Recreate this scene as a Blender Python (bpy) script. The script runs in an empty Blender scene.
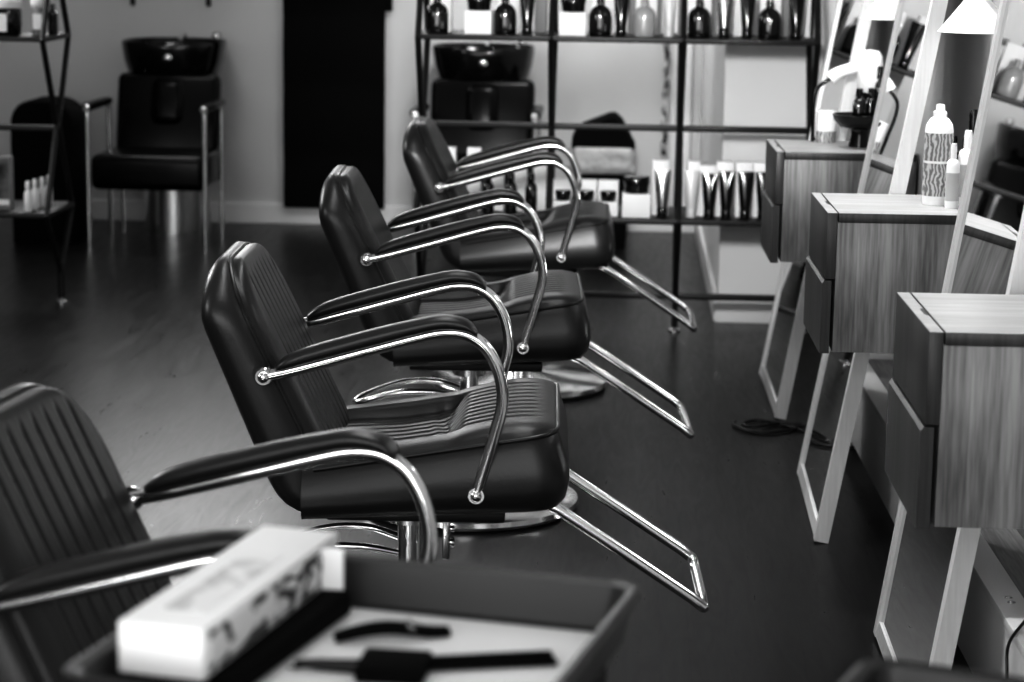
import bpy, bmesh, math, random
from mathutils import Vector, Matrix
random.seed(7)
PI = math.pi
C = bpy.context.scene.collection
S = bpy.context.scene

# ------------------------------------------------------------------ materials
def mat(name, base=0.5, rough=0.5, metal=0.0, spec=0.5, **kw):
    m = bpy.data.materials.new(name); m.use_nodes = True
    nt = m.node_tree; b = nt.nodes['Principled BSDF']
    b.inputs['Base Color'].default_value = (base, base, base, 1)
    b.inputs['Roughness'].default_value = rough
    b.inputs['Metallic'].default_value = metal
    b.inputs['Specular IOR Level'].default_value = spec
    m['b'] = b.name
    if kw.get('coat'):
        b.inputs['Coat Weight'].default_value = kw['coat']; b.inputs['Coat Roughness'].default_value = 0.08
    if kw.get('trans'):
        b.inputs['Transmission Weight'].default_value = kw['trans']
    return m

def nd(m, t, **kw):
    n = m.node_tree.nodes.new(t)
    for k, v in kw.items(): setattr(n, k, v)
    return n
def ln(m, a, b): m.node_tree.links.new(a, b)
def bsdf(m): return m.node_tree.nodes['Principled BSDF']

def coords(m, scale=(1, 1, 1), rot=(0, 0, 0), kind='Object'):
    tc = nd(m, 'ShaderNodeTexCoord'); mp = nd(m, 'ShaderNodeMapping')
    mp.inputs['Scale'].default_value = scale; mp.inputs['Rotation'].default_value = rot
    ln(m, tc.outputs[kind], mp.inputs['Vector']); return mp.outputs['Vector']

def noise_bump(m, scale=80, strength=0.1, dist=0.002, detail=4, sc=(1, 1, 1)):
    v = coords(m, sc)
    n = nd(m, 'ShaderNodeTexNoise'); n.inputs['Scale'].default_value = scale; n.inputs['Detail'].default_value = detail
    ln(m, v, n.inputs['Vector'])
    bp = nd(m, 'ShaderNodeBump'); bp.inputs['Strength'].default_value = strength; bp.inputs['Distance'].default_value = dist
    ln(m, n.outputs['Fac'], bp.inputs['Height']); ln(m, bp.outputs['Normal'], bsdf(m).inputs['Normal'])
    return n

def ramp(m, fac, stops):
    r = nd(m, 'ShaderNodeValToRGB'); cr = r.color_ramp
    while len(cr.elements) < len(stops): cr.elements.new(0.5)
    for e, (p, c) in zip(cr.elements, stops):
        e.position = p; e.color = (c, c, c, 1)
    ln(m, fac, r.inputs['Fac']); return r.outputs['Color']

def noise_color(m, scale, stops, sc=(1, 1, 1), detail=4, kind='Object', dist=0.0):
    n = nd(m, 'ShaderNodeTexNoise'); n.inputs['Scale'].default_value = scale; n.inputs['Detail'].default_value = detail
    n.inputs['Distortion'].default_value = dist
    ln(m, coords(m, sc, kind=kind), n.inputs['Vector'])
    ln(m, ramp(m, n.outputs['Fac'], stops), bsdf(m).inputs['Base Color'])
    return n

M = {}
M['leather'] = mat('black_leather', 0.017, 0.36, spec=0.55)
noise_bump(M['leather'], 150, 0.16, 0.002, 6)
M['piping'] = mat('piping_leather', 0.012, 0.3)
M['vinyl'] = mat('black_vinyl', 0.002, 0.26, spec=0.2)
noise_bump(M['vinyl'], 60, 0.08, 0.002)
M['chrome'] = mat('chrome', 0.9, 0.15, 1.0)
M['satin_chrome'] = mat('satin_chrome', 0.7, 0.25, 1.0)
M['black_steel'] = mat('black_steel', 0.006, 0.45)
M['steel_edge'] = mat('dark_steel_board', 0.008, 0.45)
M['black_plastic'] = mat('black_plastic', 0.006, 0.35)
M['black_gloss'] = mat('black_gloss', 0.004, 0.12)
M['dark_glass'] = mat('dark_bottle_glass', 0.004, 0.06, spec=0.9)
M['pale_glass'] = mat('pale_bottle_glass', 0.36, 0.1, spec=0.8)
M['silver_tube'] = mat('silver_tube', 0.22, 0.25, 0.8)
M['pale_tube'] = mat('pale_tube', 0.55, 0.3)
M['dark_tube'] = mat('dark_tube', 0.003, 0.12, spec=0.5)
M['carton'] = mat('white_carton', 0.82, 0.55)
M['grey_carton'] = mat('grey_carton', 0.26, 0.55)
M['white_plastic'] = mat('white_plastic', 0.82, 0.35)
M['shade'] = mat('white_shade', 0.85, 0.6)
M['fabric'] = mat('black_fabric', 0.004, 0.9, spec=0.1)
M['liner'] = mat('bin_liner', 0.36, 0.35)
noise_bump(M['liner'], 14, 0.8, 0.02, 5)
M['mirror'] = mat('mirror_glass', 0.72, 0.01, 1.0)
M['tray'] = mat('tray_plastic', 0.03, 0.4)
M['tray_paper'] = mat('tray_liner', 0.85, 0.7)
M['bench_white'] = mat('bench_paint', 0.8, 0.45)
M['label'] = mat('grey_label', 0.5, 0.5)
M['photo_print'] = mat('photo_print', 0.2, 0.4)
noise_color(M['photo_print'], 9, [(0.35, 0.01), (0.6, 0.25)])
M['can_print'] = mat('can_print', 0.5, 0.4)
w = nd(M['can_print'], 'ShaderNodeTexWave'); w.inputs['Scale'].default_value = 34; w.inputs['Distortion'].default_value = 9; w.inputs['Detail'].default_value = 3
ln(M['can_print'], coords(M['can_print']), w.inputs['Vector'])
ln(M['can_print'], ramp(M['can_print'], w.outputs['Fac'], [(0.3, 0.2), (0.75, 0.55)]), bsdf(M['can_print']).inputs['Base Color'])
M['box_print'] = mat('box_print', 0.8, 0.6)
noise_color(M['box_print'], 26, [(0.42, 0.02), (0.52, 0.75)], sc=(1, 0.6, 1), dist=1.5)
M['box_top'] = mat('box_top_print', 0.7, 0.6)
noise_color(M['box_top'], 16, [(0.40, 0.55), (0.55, 0.8)], dist=1.0)
M['garland'] = mat('mottled_garland', 0.3, 0.7)
noise_color(M['garland'], 22, [(0.4, 0.02), (0.6, 0.6)])

# plain paint with a faint mottling
def paint(name, lo, hi, rough=0.6):
    m = mat(name, lo, rough); noise_color(m, 1.3, [(0.3, lo), (0.7, hi)]); return m
M['wall'] = paint('wall_paint', 0.55, 0.60)
M['wall_r'] = paint('side_wall_paint', 0.50, 0.56)
M['column'] = paint('partition_paint', 0.70, 0.76)
M['ceiling'] = paint('ceiling_paint', 0.6, 0.65)
M['skirting'] = mat('skirting_paint', 0.7, 0.4)
M['dark_wall'] = paint('dark_wall_paint', 0.10, 0.12)

# walnut: grain bands stretched along the drop of the panel
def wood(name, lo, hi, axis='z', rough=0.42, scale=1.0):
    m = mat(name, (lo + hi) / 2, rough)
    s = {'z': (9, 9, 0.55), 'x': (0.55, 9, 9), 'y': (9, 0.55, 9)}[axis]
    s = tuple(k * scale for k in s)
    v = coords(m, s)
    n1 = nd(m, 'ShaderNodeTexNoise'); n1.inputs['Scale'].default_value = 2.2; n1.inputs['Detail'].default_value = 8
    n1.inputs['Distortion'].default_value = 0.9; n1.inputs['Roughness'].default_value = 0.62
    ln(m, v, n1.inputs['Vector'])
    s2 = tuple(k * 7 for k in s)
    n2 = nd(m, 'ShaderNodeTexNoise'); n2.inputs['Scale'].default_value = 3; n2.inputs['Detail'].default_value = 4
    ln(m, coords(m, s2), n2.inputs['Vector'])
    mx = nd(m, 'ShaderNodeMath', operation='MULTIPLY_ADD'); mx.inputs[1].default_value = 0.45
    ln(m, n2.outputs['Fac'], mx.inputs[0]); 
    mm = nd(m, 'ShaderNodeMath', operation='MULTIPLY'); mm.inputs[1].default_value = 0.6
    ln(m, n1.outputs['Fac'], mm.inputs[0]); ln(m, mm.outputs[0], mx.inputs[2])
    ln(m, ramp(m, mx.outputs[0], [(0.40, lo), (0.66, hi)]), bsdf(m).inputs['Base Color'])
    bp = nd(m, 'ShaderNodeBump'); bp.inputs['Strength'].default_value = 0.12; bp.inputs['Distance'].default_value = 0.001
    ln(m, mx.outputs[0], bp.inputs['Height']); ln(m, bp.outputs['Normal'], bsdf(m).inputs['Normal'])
    return m
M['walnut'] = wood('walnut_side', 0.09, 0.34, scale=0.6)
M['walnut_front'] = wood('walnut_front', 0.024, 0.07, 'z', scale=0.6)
M['walnut_lit_top'] = wood('walnut_lit_top', 0.34, 0.48, 'x', scale=0.7)  # paler copy of the walnut, paints the light falling on the cabinet tops
M['frame_wood'] = wood('pale_frame_wood', 0.66, 0.78, 'z', scale=0.6)
M['bench_wood'] = wood('bench_wood', 0.14, 0.30, 'y')

# floor: dark planks running to the back wall
m = M['floor'] = mat('dark_plank_floor', 0.03, 0.4, spec=0.32)
v = coords(m, (1, 1, 1), (0, 0, PI / 2))
br = nd(m, 'ShaderNodeTexBrick'); br.offset = 0.37
br.inputs['Scale'].default_value = 1.0
br.inputs['Brick Width'].default_value = 1.2; br.inputs['Row Height'].default_value = 0.16
br.inputs['Mortar Size'].default_value = 0.0014; br.inputs['Mortar Smooth'].default_value = 0.3
br.inputs['Color1'].default_value = (0.8, 0.8, 0.8, 1); br.inputs['Color2'].default_value = (1, 1, 1, 1); br.inputs['Mortar'].default_value = (0.35, 0.35, 0.35, 1)
br.inputs['Bias'].default_value = -0.2
ln(m, v, br.inputs['Vector'])
gn = nd(m, 'ShaderNodeTexNoise'); gn.inputs['Scale'].default_value = 3.0; gn.inputs['Detail'].default_value = 8; gn.inputs['Distortion'].default_value = 1.6; gn.inputs['Roughness'].default_value = 0.6
ln(m, coords(m, (9, 1.1, 9)), gn.inputs['Vector'])
gc = ramp(m, gn.outputs['Fac'], [(0.3, 0.007), (0.72, 0.014)])
mu = nd(m, 'ShaderNodeMix', data_type='RGBA', blend_type='MULTIPLY'); mu.inputs[0].default_value = 1.0
ln(m, gc, mu.inputs[6]); ln(m, br.outputs['Color'], mu.inputs[7]); ln(m, mu.outputs[2], bsdf(m).inputs['Base Color'])
rr = nd(m, 'ShaderNodeMapRange'); rr.inputs[1].default_value = 0.3; rr.inputs[2].default_value = 0.7; rr.inputs[3].default_value = 0.27; rr.inputs[4].default_value = 0.36
ln(m, gn.outputs['Fac'], rr.inputs[0]); ln(m, rr.outputs[0], bsdf(m).inputs['Roughness'])
bp = nd(m, 'ShaderNodeBump'); bp.inputs['Strength'].default_value = 0.15; bp.inputs['Distance'].default_value = 0.002
ad = nd(m, 'ShaderNodeMath', operation='MULTIPLY_ADD'); ad.inputs[1].default_value = 0.5
ln(m, gn.outputs['Fac'], ad.inputs[0]); ln(m, br.outputs['Color'], ad.inputs[2])
ln(m, ad.outputs[0], bp.inputs['Height']); ln(m, bp.outputs['Normal'], bsdf(m).inputs['Normal'])

# ------------------------------------------------------------------ mesh helpers
class MB:
    def __init__(s): s.v = []; s.f = []
    def add(s, vs, fs):
        o = len(s.v); s.v += [tuple(p) for p in vs]; s.f += [tuple(i + o for i in f) for f in fs]; return s
    def box(s, c, d, bev=0.0, rot=None, seg=2):
        bm = bmesh.new(); bmesh.ops.create_cube(bm, size=1)
        bmesh.ops.scale(bm, vec=Vector(d), verts=bm.verts)
        if bev: bmesh.ops.bevel(bm, geom=bm.edges[:], offset=bev, segments=seg, affect='EDGES', profile=0.5)
        if rot is not None: bmesh.ops.transform(bm, matrix=rot, verts=bm.verts)
        bmesh.ops.translate(bm, vec=Vector(c), verts=bm.verts)
        bm.verts.index_update()
        s.add([v.co[:] for v in bm.verts], [[v.index for v in f.verts] for f in bm.faces]); bm.free(); return s
    def rings(s, rings, cap0=True, cap1=True, closed=False):
        n = len(rings[0]); vs = [p for r in rings for p in r]; fs = []
        R = len(rings)
        for i in range(R if closed else R - 1):
            for j in range(n):
                a = i * n + j; b = i * n + (j + 1) % n; k = ((i + 1) % R) * n
                fs.append((a, b, k + (j + 1) % n, k + j))
        if not closed:
            if cap0: fs.append(tuple(range(n - 1, -1, -1)))
            if cap1: fs.append(tuple((R - 1) * n + j for j in range(n)))
        return s.add(vs, fs)
    def lathe(s, prof, c=(0, 0, 0), n=24, sx=1.0, sy=1.0, cap0=True, cap1=True):
        return s.rings([[(c[0] + r * sx * math.cos(2 * PI * j / n), c[1] + r * sy * math.sin(2 * PI * j / n), c[2] + z) for j in range(n)] for r, z in prof], cap0, cap1)
    def tube(s, pts, r, n=10, closed=False, flat=1.0):
        P = [Vector(p) for p in pts]; N = len(P)
        T = []
        for i in range(N):
            if closed: t = P[(i + 1) % N] - P[i - 1]
            else: t = P[min(i + 1, N - 1)] - P[max(i - 1, 0)]
            T.append(t.normalized())
        up = Vector((0, 0, 1)) if abs(T[0].z) < 0.9 else Vector((0, 1, 0))
        nrm = (up - T[0] * up.dot(T[0])).normalized(); rings = []
        for i in range(N):
            nrm = (nrm - T[i] * nrm.dot(T[i])).normalized(); bn = T[i].cross(nrm)
            rr = r[i] if isinstance(r, (list, tuple)) else r
            rings.append([P[i] + nrm * (rr * math.cos(2 * PI * j / n)) + bn * (rr * flat * math.sin(2 * PI * j / n)) for j in range(n)])
        return s.rings(rings, closed=closed)
    def disc(s, c, axis, r, h, n=20, dome=0.0):
        a = Vector(axis).normalized(); u = a.orthogonal().normalized(); w_ = a.cross(u); c = Vector(c)
        prof = [(r, 0), (r, h * 0.7), (r * 0.85, h)]
        if dome: prof += [(r * 0.5, h + dome * 0.7), (r * 0.15, h + dome)]
        return s.rings([[c + a * z + u * (q * math.cos(2 * PI * j / n)) + w_ * (q * math.sin(2 * PI * j / n)) for j in range(n)] for q, z in prof])
    def build(s, name, m, parent=None, smooth=True, angle=40):
        me = bpy.data.meshes.new(name); me.from_pydata(s.v, [], s.f); me.validate()
        bm = bmesh.new(); bm.from_mesh(me); bmesh.ops.recalc_face_normals(bm, faces=bm.faces); bm.to_mesh(me); bm.free()
        me.materials.append(m)
        if smooth:
            me.shade_smooth(); me.set_sharp_from_angle(angle=math.radians(angle))
        o = bpy.data.objects.new(name, me); C.objects.link(o)
        if parent: o.parent = parent
        return o

def spline(pts, k=6, closed=False):
    P = [Vector(p) for p in pts]; N = len(P); out = []
    for i in range(N if closed else N - 1):
        g = (lambda q: P[q % N]) if closed else (lambda q: P[max(0, min(N - 1, q))])
        p0, p1, p2, p3 = g(i - 1), g(i), g(i + 1), g(i + 2)
        for j in range(k):
            t = j / k
            out.append(0.5 * ((2 * p1) + (p2 - p0) * t + (2 * p0 - 5 * p1 + 4 * p2 - p3) * t * t + (3 * p1 - p0 - 3 * p2 + p3) * t ** 3))
    if not closed: out.append(P[-1])
    return out

def tag(o, label, cat, group=None):
    o['label'] = label; o['category'] = cat
    if group: o['group'] = group
    return o
def thing(name, label, cat, loc=(0, 0, 0), rz=0.0, group=None):
    o = bpy.data.objects.new(name, None); C.objects.link(o); o.empty_display_size = 0.05
    o.location = loc; o.rotation_euler = (0, 0, rz); return tag(o, label, cat, group)
def single(name, mb, m, label, cat, loc=(0, 0, 0), rz=0.0, group=None, **kw):
    o = mb.build(name, m, None, **kw); o.location = loc; o.rotation_euler = (0, 0, rz); return tag(o, label, cat, group)
def struct(name, mb, m, parent=None, smooth=False):
    o = mb.build(name, m, parent, smooth=smooth)
    if parent is None: o['kind'] = 'structure'
    return o
def dup(root, loc, rz=None, label=None, group=None):
    def cp(o, p):
        c = o.copy(); C.objects.link(c); c.parent = p
        for ch in list(o.children): cp(ch, c)
        return c
    r = cp(root, None); r.location = loc
    if rz is not None: r.rotation_euler = (0, 0, rz)
    if label: r['label'] = label
    if group: r['group'] = group
    return r

# ------------------------------------------------------------------ room
struct('floor', MB().box((-1.5, 5.0, -0.05), (6.4, 13.6, 0.1)), M['floor'])
wb = struct('wall_back', MB().box((-1.5, 11.25, 1.45), (6.4, 0.2, 2.9)), M['wall'])
struct('wall_left', MB().box((-4.0, 5.0, 1.45), (0.2, 12.3, 2.9)), M['dark_wall'])
RZ = 0.021                                        # the station wall runs a little askew
wr = struct('wall_right', MB().box((0.1, 0.0, 1.45), (0.2, 10.4, 2.9)), M['wall_r'])
wr.location = (0.892, 4.0, 0); wr.rotation_euler = (0, 0, RZ)
struct('ceiling', MB().box((-1.5, 5.0, 2.95), (6.4, 13.6, 0.1)), M['ceiling'])
struct('wall_partition', MB().box((0.372 + 0.35, 8.53 + 1.31, 1.45), (0.70, 2.62, 2.9)), M['column'])
struct('baseboard_back', MB().box((-1.75, 11.14, 0.052), (4.4, 0.02, 0.104), 0.003), M['skirting'])
struct('baseboard_partition', MB().box((0.365, 9.84, 0.05), (0.016, 2.6, 0.10), 0.003).box((0.60, 8.522, 0.05), (0.47, 0.016, 0.10), 0.003), M['skirting'])
struct('trim_1', MB().box((0.285, 11.13, 1.2), (0.07, 0.04, 2.2), 0.004).box((0.236, 11.135, 1.2), (0.02, 0.03, 2.2), 0.003), M['skirting'])

# ------------------------------------------------------------------ styling chair
def slab(front, back, ring_fns, n, k):
    """closed pad: a front grid, side rings and a back grid; functions of a in [-1,1], b in [0,1]"""
    mb = MB(); per = []
    A = [-1 + 2 * i / n for i in range(n + 1)]; B = [j / k for j in range(k + 1)]
    for i in range(n + 1): per.append((i, 0))
    for j in range(1, k + 1): per.append((n, j))
    for i in range(n - 1, -1, -1): per.append((i, k))
    for j in range(k - 1, 0, -1): per.append((0, j))
    W = n + 1
    gv = [front(A[i], B[j]) for j in range(k + 1) for i in range(W)]
    gf = [(j * W + i, j * W + i + 1, (j + 1) * W + i + 1, (j + 1) * W + i) for j in range(k) for i in range(n)]
    vs = list(gv); fs = list(gf); prev = [j * W + i for i, j in per]
    for fn in ring_fns:
        cur = []
        for i, j in per: cur.append(len(vs)); vs.append(fn(A[i], B[j]))
        for q in range(len(per)):
            r = (q + 1) % len(per); fs.append((prev[q], prev[r], cur[r], cur[q]))
        prev = cur
    o = len(vs); vs += [back(A[i], B[j]) for j in range(k + 1) for i in range(W)]
    fs += [(o + (j + 1) * W + i, o + (j + 1) * W + i + 1, o + j * W + i + 1, o + j * W + i) for j in range(k) for i in range(n)]
    cur = [o + j * W + i for i, j in per]
    for q in range(len(per)):
        r = (q + 1) % len(per); fs.append((prev[q], prev[r], cur[r], cur[q]))
    mb.add(vs, fs); return mb, [(A[i], B[j]) for i, j in per]

def sm(x): x = max(0, min(1, x)); return x * x * (3 - 2 * x)
def groove(y, pitch, wid=0.2):
    p = abs(((y / pitch) % 1.0) - 0.5) * 2          # 1 at groove, 0 at crest
    return sm((p - (1 - wid * 2)) / (wid * 2))

def make_chair(label):
    root = thing('styling_chair', label, 'chair')
    # ---- backrest
    TH = math.radians(22.3); U = Vector((-math.sin(TH), 0, math.cos(TH))); Nn = Vector((math.cos(TH), 0, math.sin(TH)))
    P0 = Vector((-0.218, 0, 0.392)); LEN = 0.515; W = 0.236
    TT = lambda t: 0.106 - 0.028 * t / LEN             # the pad is thicker towards the seat
    def wid(t, R):
        d = LEN - t
        if d < R: return W - R + R * math.sqrt(max(0, 1 - ((R - d) / R) ** 2.3))
        if t < 0.06: return W - 0.014 * (1 - t / 0.06) ** 2
        return W
    def bpos(a, b, f, inset, R=0.15):
        """f = 0 on the rear face, 1 on the front rim"""
        t = LEN * (1 - (1 - b) ** 1.5)
        s = a * wid(t, R) * (1 - inset / W)
        top = max(0.0, (t - (LEN - 0.10)) / 0.10); bot = max(0.0, (0.10 - t) / 0.10)
        dep = TT(t) * f
        t2 = LEN / 2 + (t - LEN / 2) * (1 - inset / (LEN / 2))
        t2 -= 0.070 * (1 - f) ** 1.6 * top ** 1.3                       # rear shoulder rounds over
        t2 += 0.050 * (1 - f) ** 1.6 * bot ** 1.3
        return s, t, P0 + U * t2 + Nn * dep + Vector((0, s, 0))
    def bfront(a, b):
        s, t, p = bpos(a, b, 1.0, 0.018)
        e = min(1, (1 - abs(a)) / 0.22); ee = min(1, min(b, 1 - b) / 0.16)
        cr = 0.024 * math.sqrt(max(0, 1 - (1 - e) ** 2)) * math.sqrt(max(0, 1 - (1 - ee) ** 2))
        g = groove(s + 0.020, 0.040, 0.13) * 0.0050 * sm((0.155 - abs(s)) / 0.004) * sm((LEN - 0.02 - t) / 0.04)
        return p + Nn * (0.002 + cr - g)
    def bback(a, b):
        s, t, p = bpos(a, b, 0, 0.045, 0.11)
        e = min(1, (1 - abs(a)) / 0.5)
        return p - Nn * (0.006 * sm(e))
    rings = [lambda a, b, f=f, i=i, R=R: bpos(a, b, f, i, R)[2] for f, i, R in ((0.97, 0.013, 0.15), (0.91, 0.007, 0.148), (0.80, 0.001, 0.145), (0.65, -0.003, 0.14), (0.48, -0.005, 0.13), (0.32, -0.003, 0.12), (0.17, 0.004, 0.11), (0.07, 0.015, 0.11), (0.01, 0.032, 0.11))]
    mb, per = slab(bfront, bback, rings, 132, 50)
    back = mb.build('backrest', M['leather'], root, angle=70)
    loop = [bpos(a, b, 1.0, 0.0155)[2] for a, b in per]
    MB().tube(loop, 0.0042, 8, closed=True).build('piping', M['piping'], back)
    # ---- seat
    XR, XF, SW = -0.185, 0.285, 0.248
    zp = lambda x: 0.5885 + (x - 0.28) * 0.170
    def sw(x):
        d = XF - x; r = 0.06
        if d < r: return SW - r + r * math.sqrt(max(0, 1 - ((r - d) / r) ** 2.4))
        return SW
    def sxy(a, b, off=0.0):
        x = XR + (XF - XR) * (1 - (1 - b) ** 1.4); y = a * sw(x)
        return x, y * (1 + off / SW), (x + off * sm((b - 0.55) / 0.4))
    def stop(a, b):
        x, y, _ = sxy(a, b)
        rnd = lambda q: math.sqrt(max(0, 1 - (1 - min(1, q)) ** 2))
        edge = rnd((1 - abs(a)) / 0.22) * rnd((XF - x) / 0.08)
        roll = sm((x - 0.070) / 0.045)                # the front roll stands above the well
        inn = sm((0.172 - abs(y)) / 0.022)
        bol = 0.014 + 0.05 * max(0, -x) * 0.6; well = -0.012 + 0.012 * sm(-x / 0.15); rl = 0.016 + 0.008 * math.sin(PI * min(1, max(0, (x - 0.08) / 0.2)))
        h = (1 - roll) * (bol * (1 - inn) + well * inn) + roll * rl
        g = 0.0045 * groove(y + 0.012, 0.034, 0.18) * inn * sm((XF - 0.02 - x) / 0.05)
        wr_ = 0.0022 * math.sin(x * 160 + y * 30) * sm((x - 0.02) / 0.05) * sm((0.12 - x) / 0.05) * inn
        return (x, y, zp(x) + h * edge - g + wr_)
    zb = lambda x: 0.4145 + (x + 0.2) * 0.050
    def sring(f, off):
        def fn(a, b):
            x, y, xx = sxy(a, b, off)
            z = zp(x) * (1 - f) + zb(x) * f
            return (xx, y, z)
        return fn
    def sbot(a, b):
        x, y, xx = sxy(a, b, -0.02); return (xx, y, zb(x))
    mb, per = slab(stop, sbot, [sring(0.02, 0.003), sring(0.15, 0.010), sring(0.4, 0.022), sring(0.65, 0.026), sring(0.85, 0.020), sring(0.96, 0.008), sring(0.995, -0.006)], 88, 60)
    seat = mb.build('seat', M['leather'], root, angle=75)
    loop = [(sring(0.01, 0.003)(a, b)) for a, b in per]
    loop = [p for p, (a, b) in zip(loop, per) if b > 0.02]
    i0 = next(i for i in range(len(loop)) if (Vector(loop[i]) - Vector(loop[i - 1])).length > 0.1)
    loop = loop[i0:] + loop[:i0]
    MB().tube(loop, 0.0042, 8).build('piping', M['piping'], seat)
    # ---- arms
    for s in (-1, 1):
        y = 0.268 * s
        ap = [(-0.252, 0.691), (-0.19, 0.706), (-0.06, 0.743), (0.024, 0.767), (0.075, 0.778), (0.118, 0.775), (0.153, 0.752), (0.178, 0.705), (0.185, 0.650), (0.171, 0.589), (0.151, 0.518), (0.139, 0.475)]
        path = spline([(x, y, z) for x, z in ap], 6)
        arm = MB().tube(path, 0.0115, 12).build('armrest', M['chrome'], root)
        mbp = MB(); lo = spline([(-0.232, 0, 0.703), (-0.19, 0, 0.715), (-0.06, 0, 0.752), (0.024, 0, 0.776), (0.075, 0, 0.787), (0.118, 0, 0.784), (0.138, 0, 0.773)], 7)
        hi = spline([(-0.232, 0, 0.710), (-0.19, 0, 0.739), (-0.06, 0, 0.779), (0.024, 0, 0.800), (0.075, 0, 0.809), (0.118, 0, 0.801), (0.138, 0, 0.780)], 7)
        rr = []
        for q, (l, h) in enumerate(zip(lo, hi)):
            f = q / (len(lo) - 1); wv = 0.027 * min(1, (f / 0.12) ** 0.5 * 0.7 + 0.3, ((1 - f) / 0.06) ** 0.5 * 0.6 + 0.4)
            cx, cz, hh = (l.x + h.x) / 2, (l.z + h.z) / 2, (h.z - l.z) / 2 + 0.002
            rr.append([(cx, y + wv * math.copysign(abs(math.cos(t)) ** 0.7, math.cos(t)), cz + hh * math.copysign(abs(math.sin(t)) ** 0.8, math.sin(t))) for t in [2 * PI * j / 18 for j in range(18)]])
        mbp.rings(rr).build('arm_pad', M['leather'], arm)
        for (x, z) in ((-0.252, 0.691), (0.139, 0.475)):
            bm_ = MB().disc((x, y + 0.004 * -s, z), (0, s, 0), 0.0175, 0.014, 20).disc((x, y + 0.010 * s, z), (0, s, 0), 0.010, 0.006, 16, 0.003)
            bm_.tube([(x, y, z), (x, 0.225 * s, z)], 0.008, 8)
            bm_.build('bolt', M['chrome'], arm)
    # ---- under the seat
    MB().box((0.02, 0, 0.400), (0.34, 0.30, 0.022), 0.004).build('seat_plate', M['black_steel'], root)
    MB().box((0.075, -0.05, 0.345), (0.014, 0.06, 0.10), 0.003).disc((0.083, -0.06, 0.325), (1, 0, 0), 0.011, 0.008).disc((0.083, -0.06, 0.352), (1, 0, 0), 0.007, 0.008).build('tilt_bracket', M['chrome'], root)
    col = MB().lathe([(0.036, 0.048), (0.036, 0.235), (0.024, 0.240), (0.024, 0.398)], n=24).build('column', M['chrome'], root)
    MB().lathe([(0.045, 0.352), (0.045, 0.392)], n=24).build('collar', M['satin_chrome'], col)
    lv = spline([(-0.02, 0.055, 0.300), (-0.09, 0.075, 0.315), (-0.18, 0.070, 0.312), (-0.27, 0.045, 0.285), (-0.30, 0.0, 0.272), (-0.27, -0.045, 0.285), (-0.18, -0.065, 0.312), (-0.09, -0.07, 0.315), (-0.02, -0.055, 0.300)], 6)
    MB().tube(lv, 0.008, 10).build('lever', M['chrome'], root)
    MB().lathe([(0.0, 0.004), (0.292, 0.004), (0.296, 0.012), (0.292, 0.024), (0.27, 0.030), (0.18, 0.040), (0.09, 0.052), (0.045, 0.060), (0.0, 0.062)], n=64).build('base_disc', M['chrome'], root)
    # ---- footrest
    yf = 0.165
    fp = [(0.08, -yf, 0.430), (0.26, -yf, 0.436), (0.29, -yf, 0.424), (0.42, -yf, 0.340), (0.548, -yf, 0.255), (0.570, -yf, 0.238), (0.574, -yf + 0.02, 0.230), (0.574, yf - 0.02, 0.230), (0.570, yf, 0.238), (0.548, yf, 0.255), (0.42, yf, 0.340), (0.29, yf, 0.424), (0.26, yf, 0.436), (0.08, yf, 0.430)]
    pts = []
    for a, b in zip(fp, fp[1:]):
        for j in range(4): pts.append(Vector(a).lerp(Vector(b), j / 4))
    pts.append(Vector(fp[-1]))
    MB().tube(pts, 0.0115, 12).build('footrest', M['chrome'], root)
    return root

chair = make_chair('nearest black leather styling chair, cut off by the left edge behind the tool trolley')
CX = -0.400
chair.location = (-0.480, 2.730, 0); chair['group'] = 'styling chairs in a row'
chair.rotation_euler = (0, 0, -0.13)
for x, y, a, l in ((CX - 0.009, 4.19, 0.035, 'black leather styling chair in the middle foreground, second from the camera'),
                (CX + 0.002, 5.655, 0.05, 'black leather styling chair third from the camera, between two like it'),
                (CX + 0.058, 7.22, 0.015, 'farthest black leather styling chair in the row, in front of the display shelf')):
    dup(chair, (x, y, 0), a, l)

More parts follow.
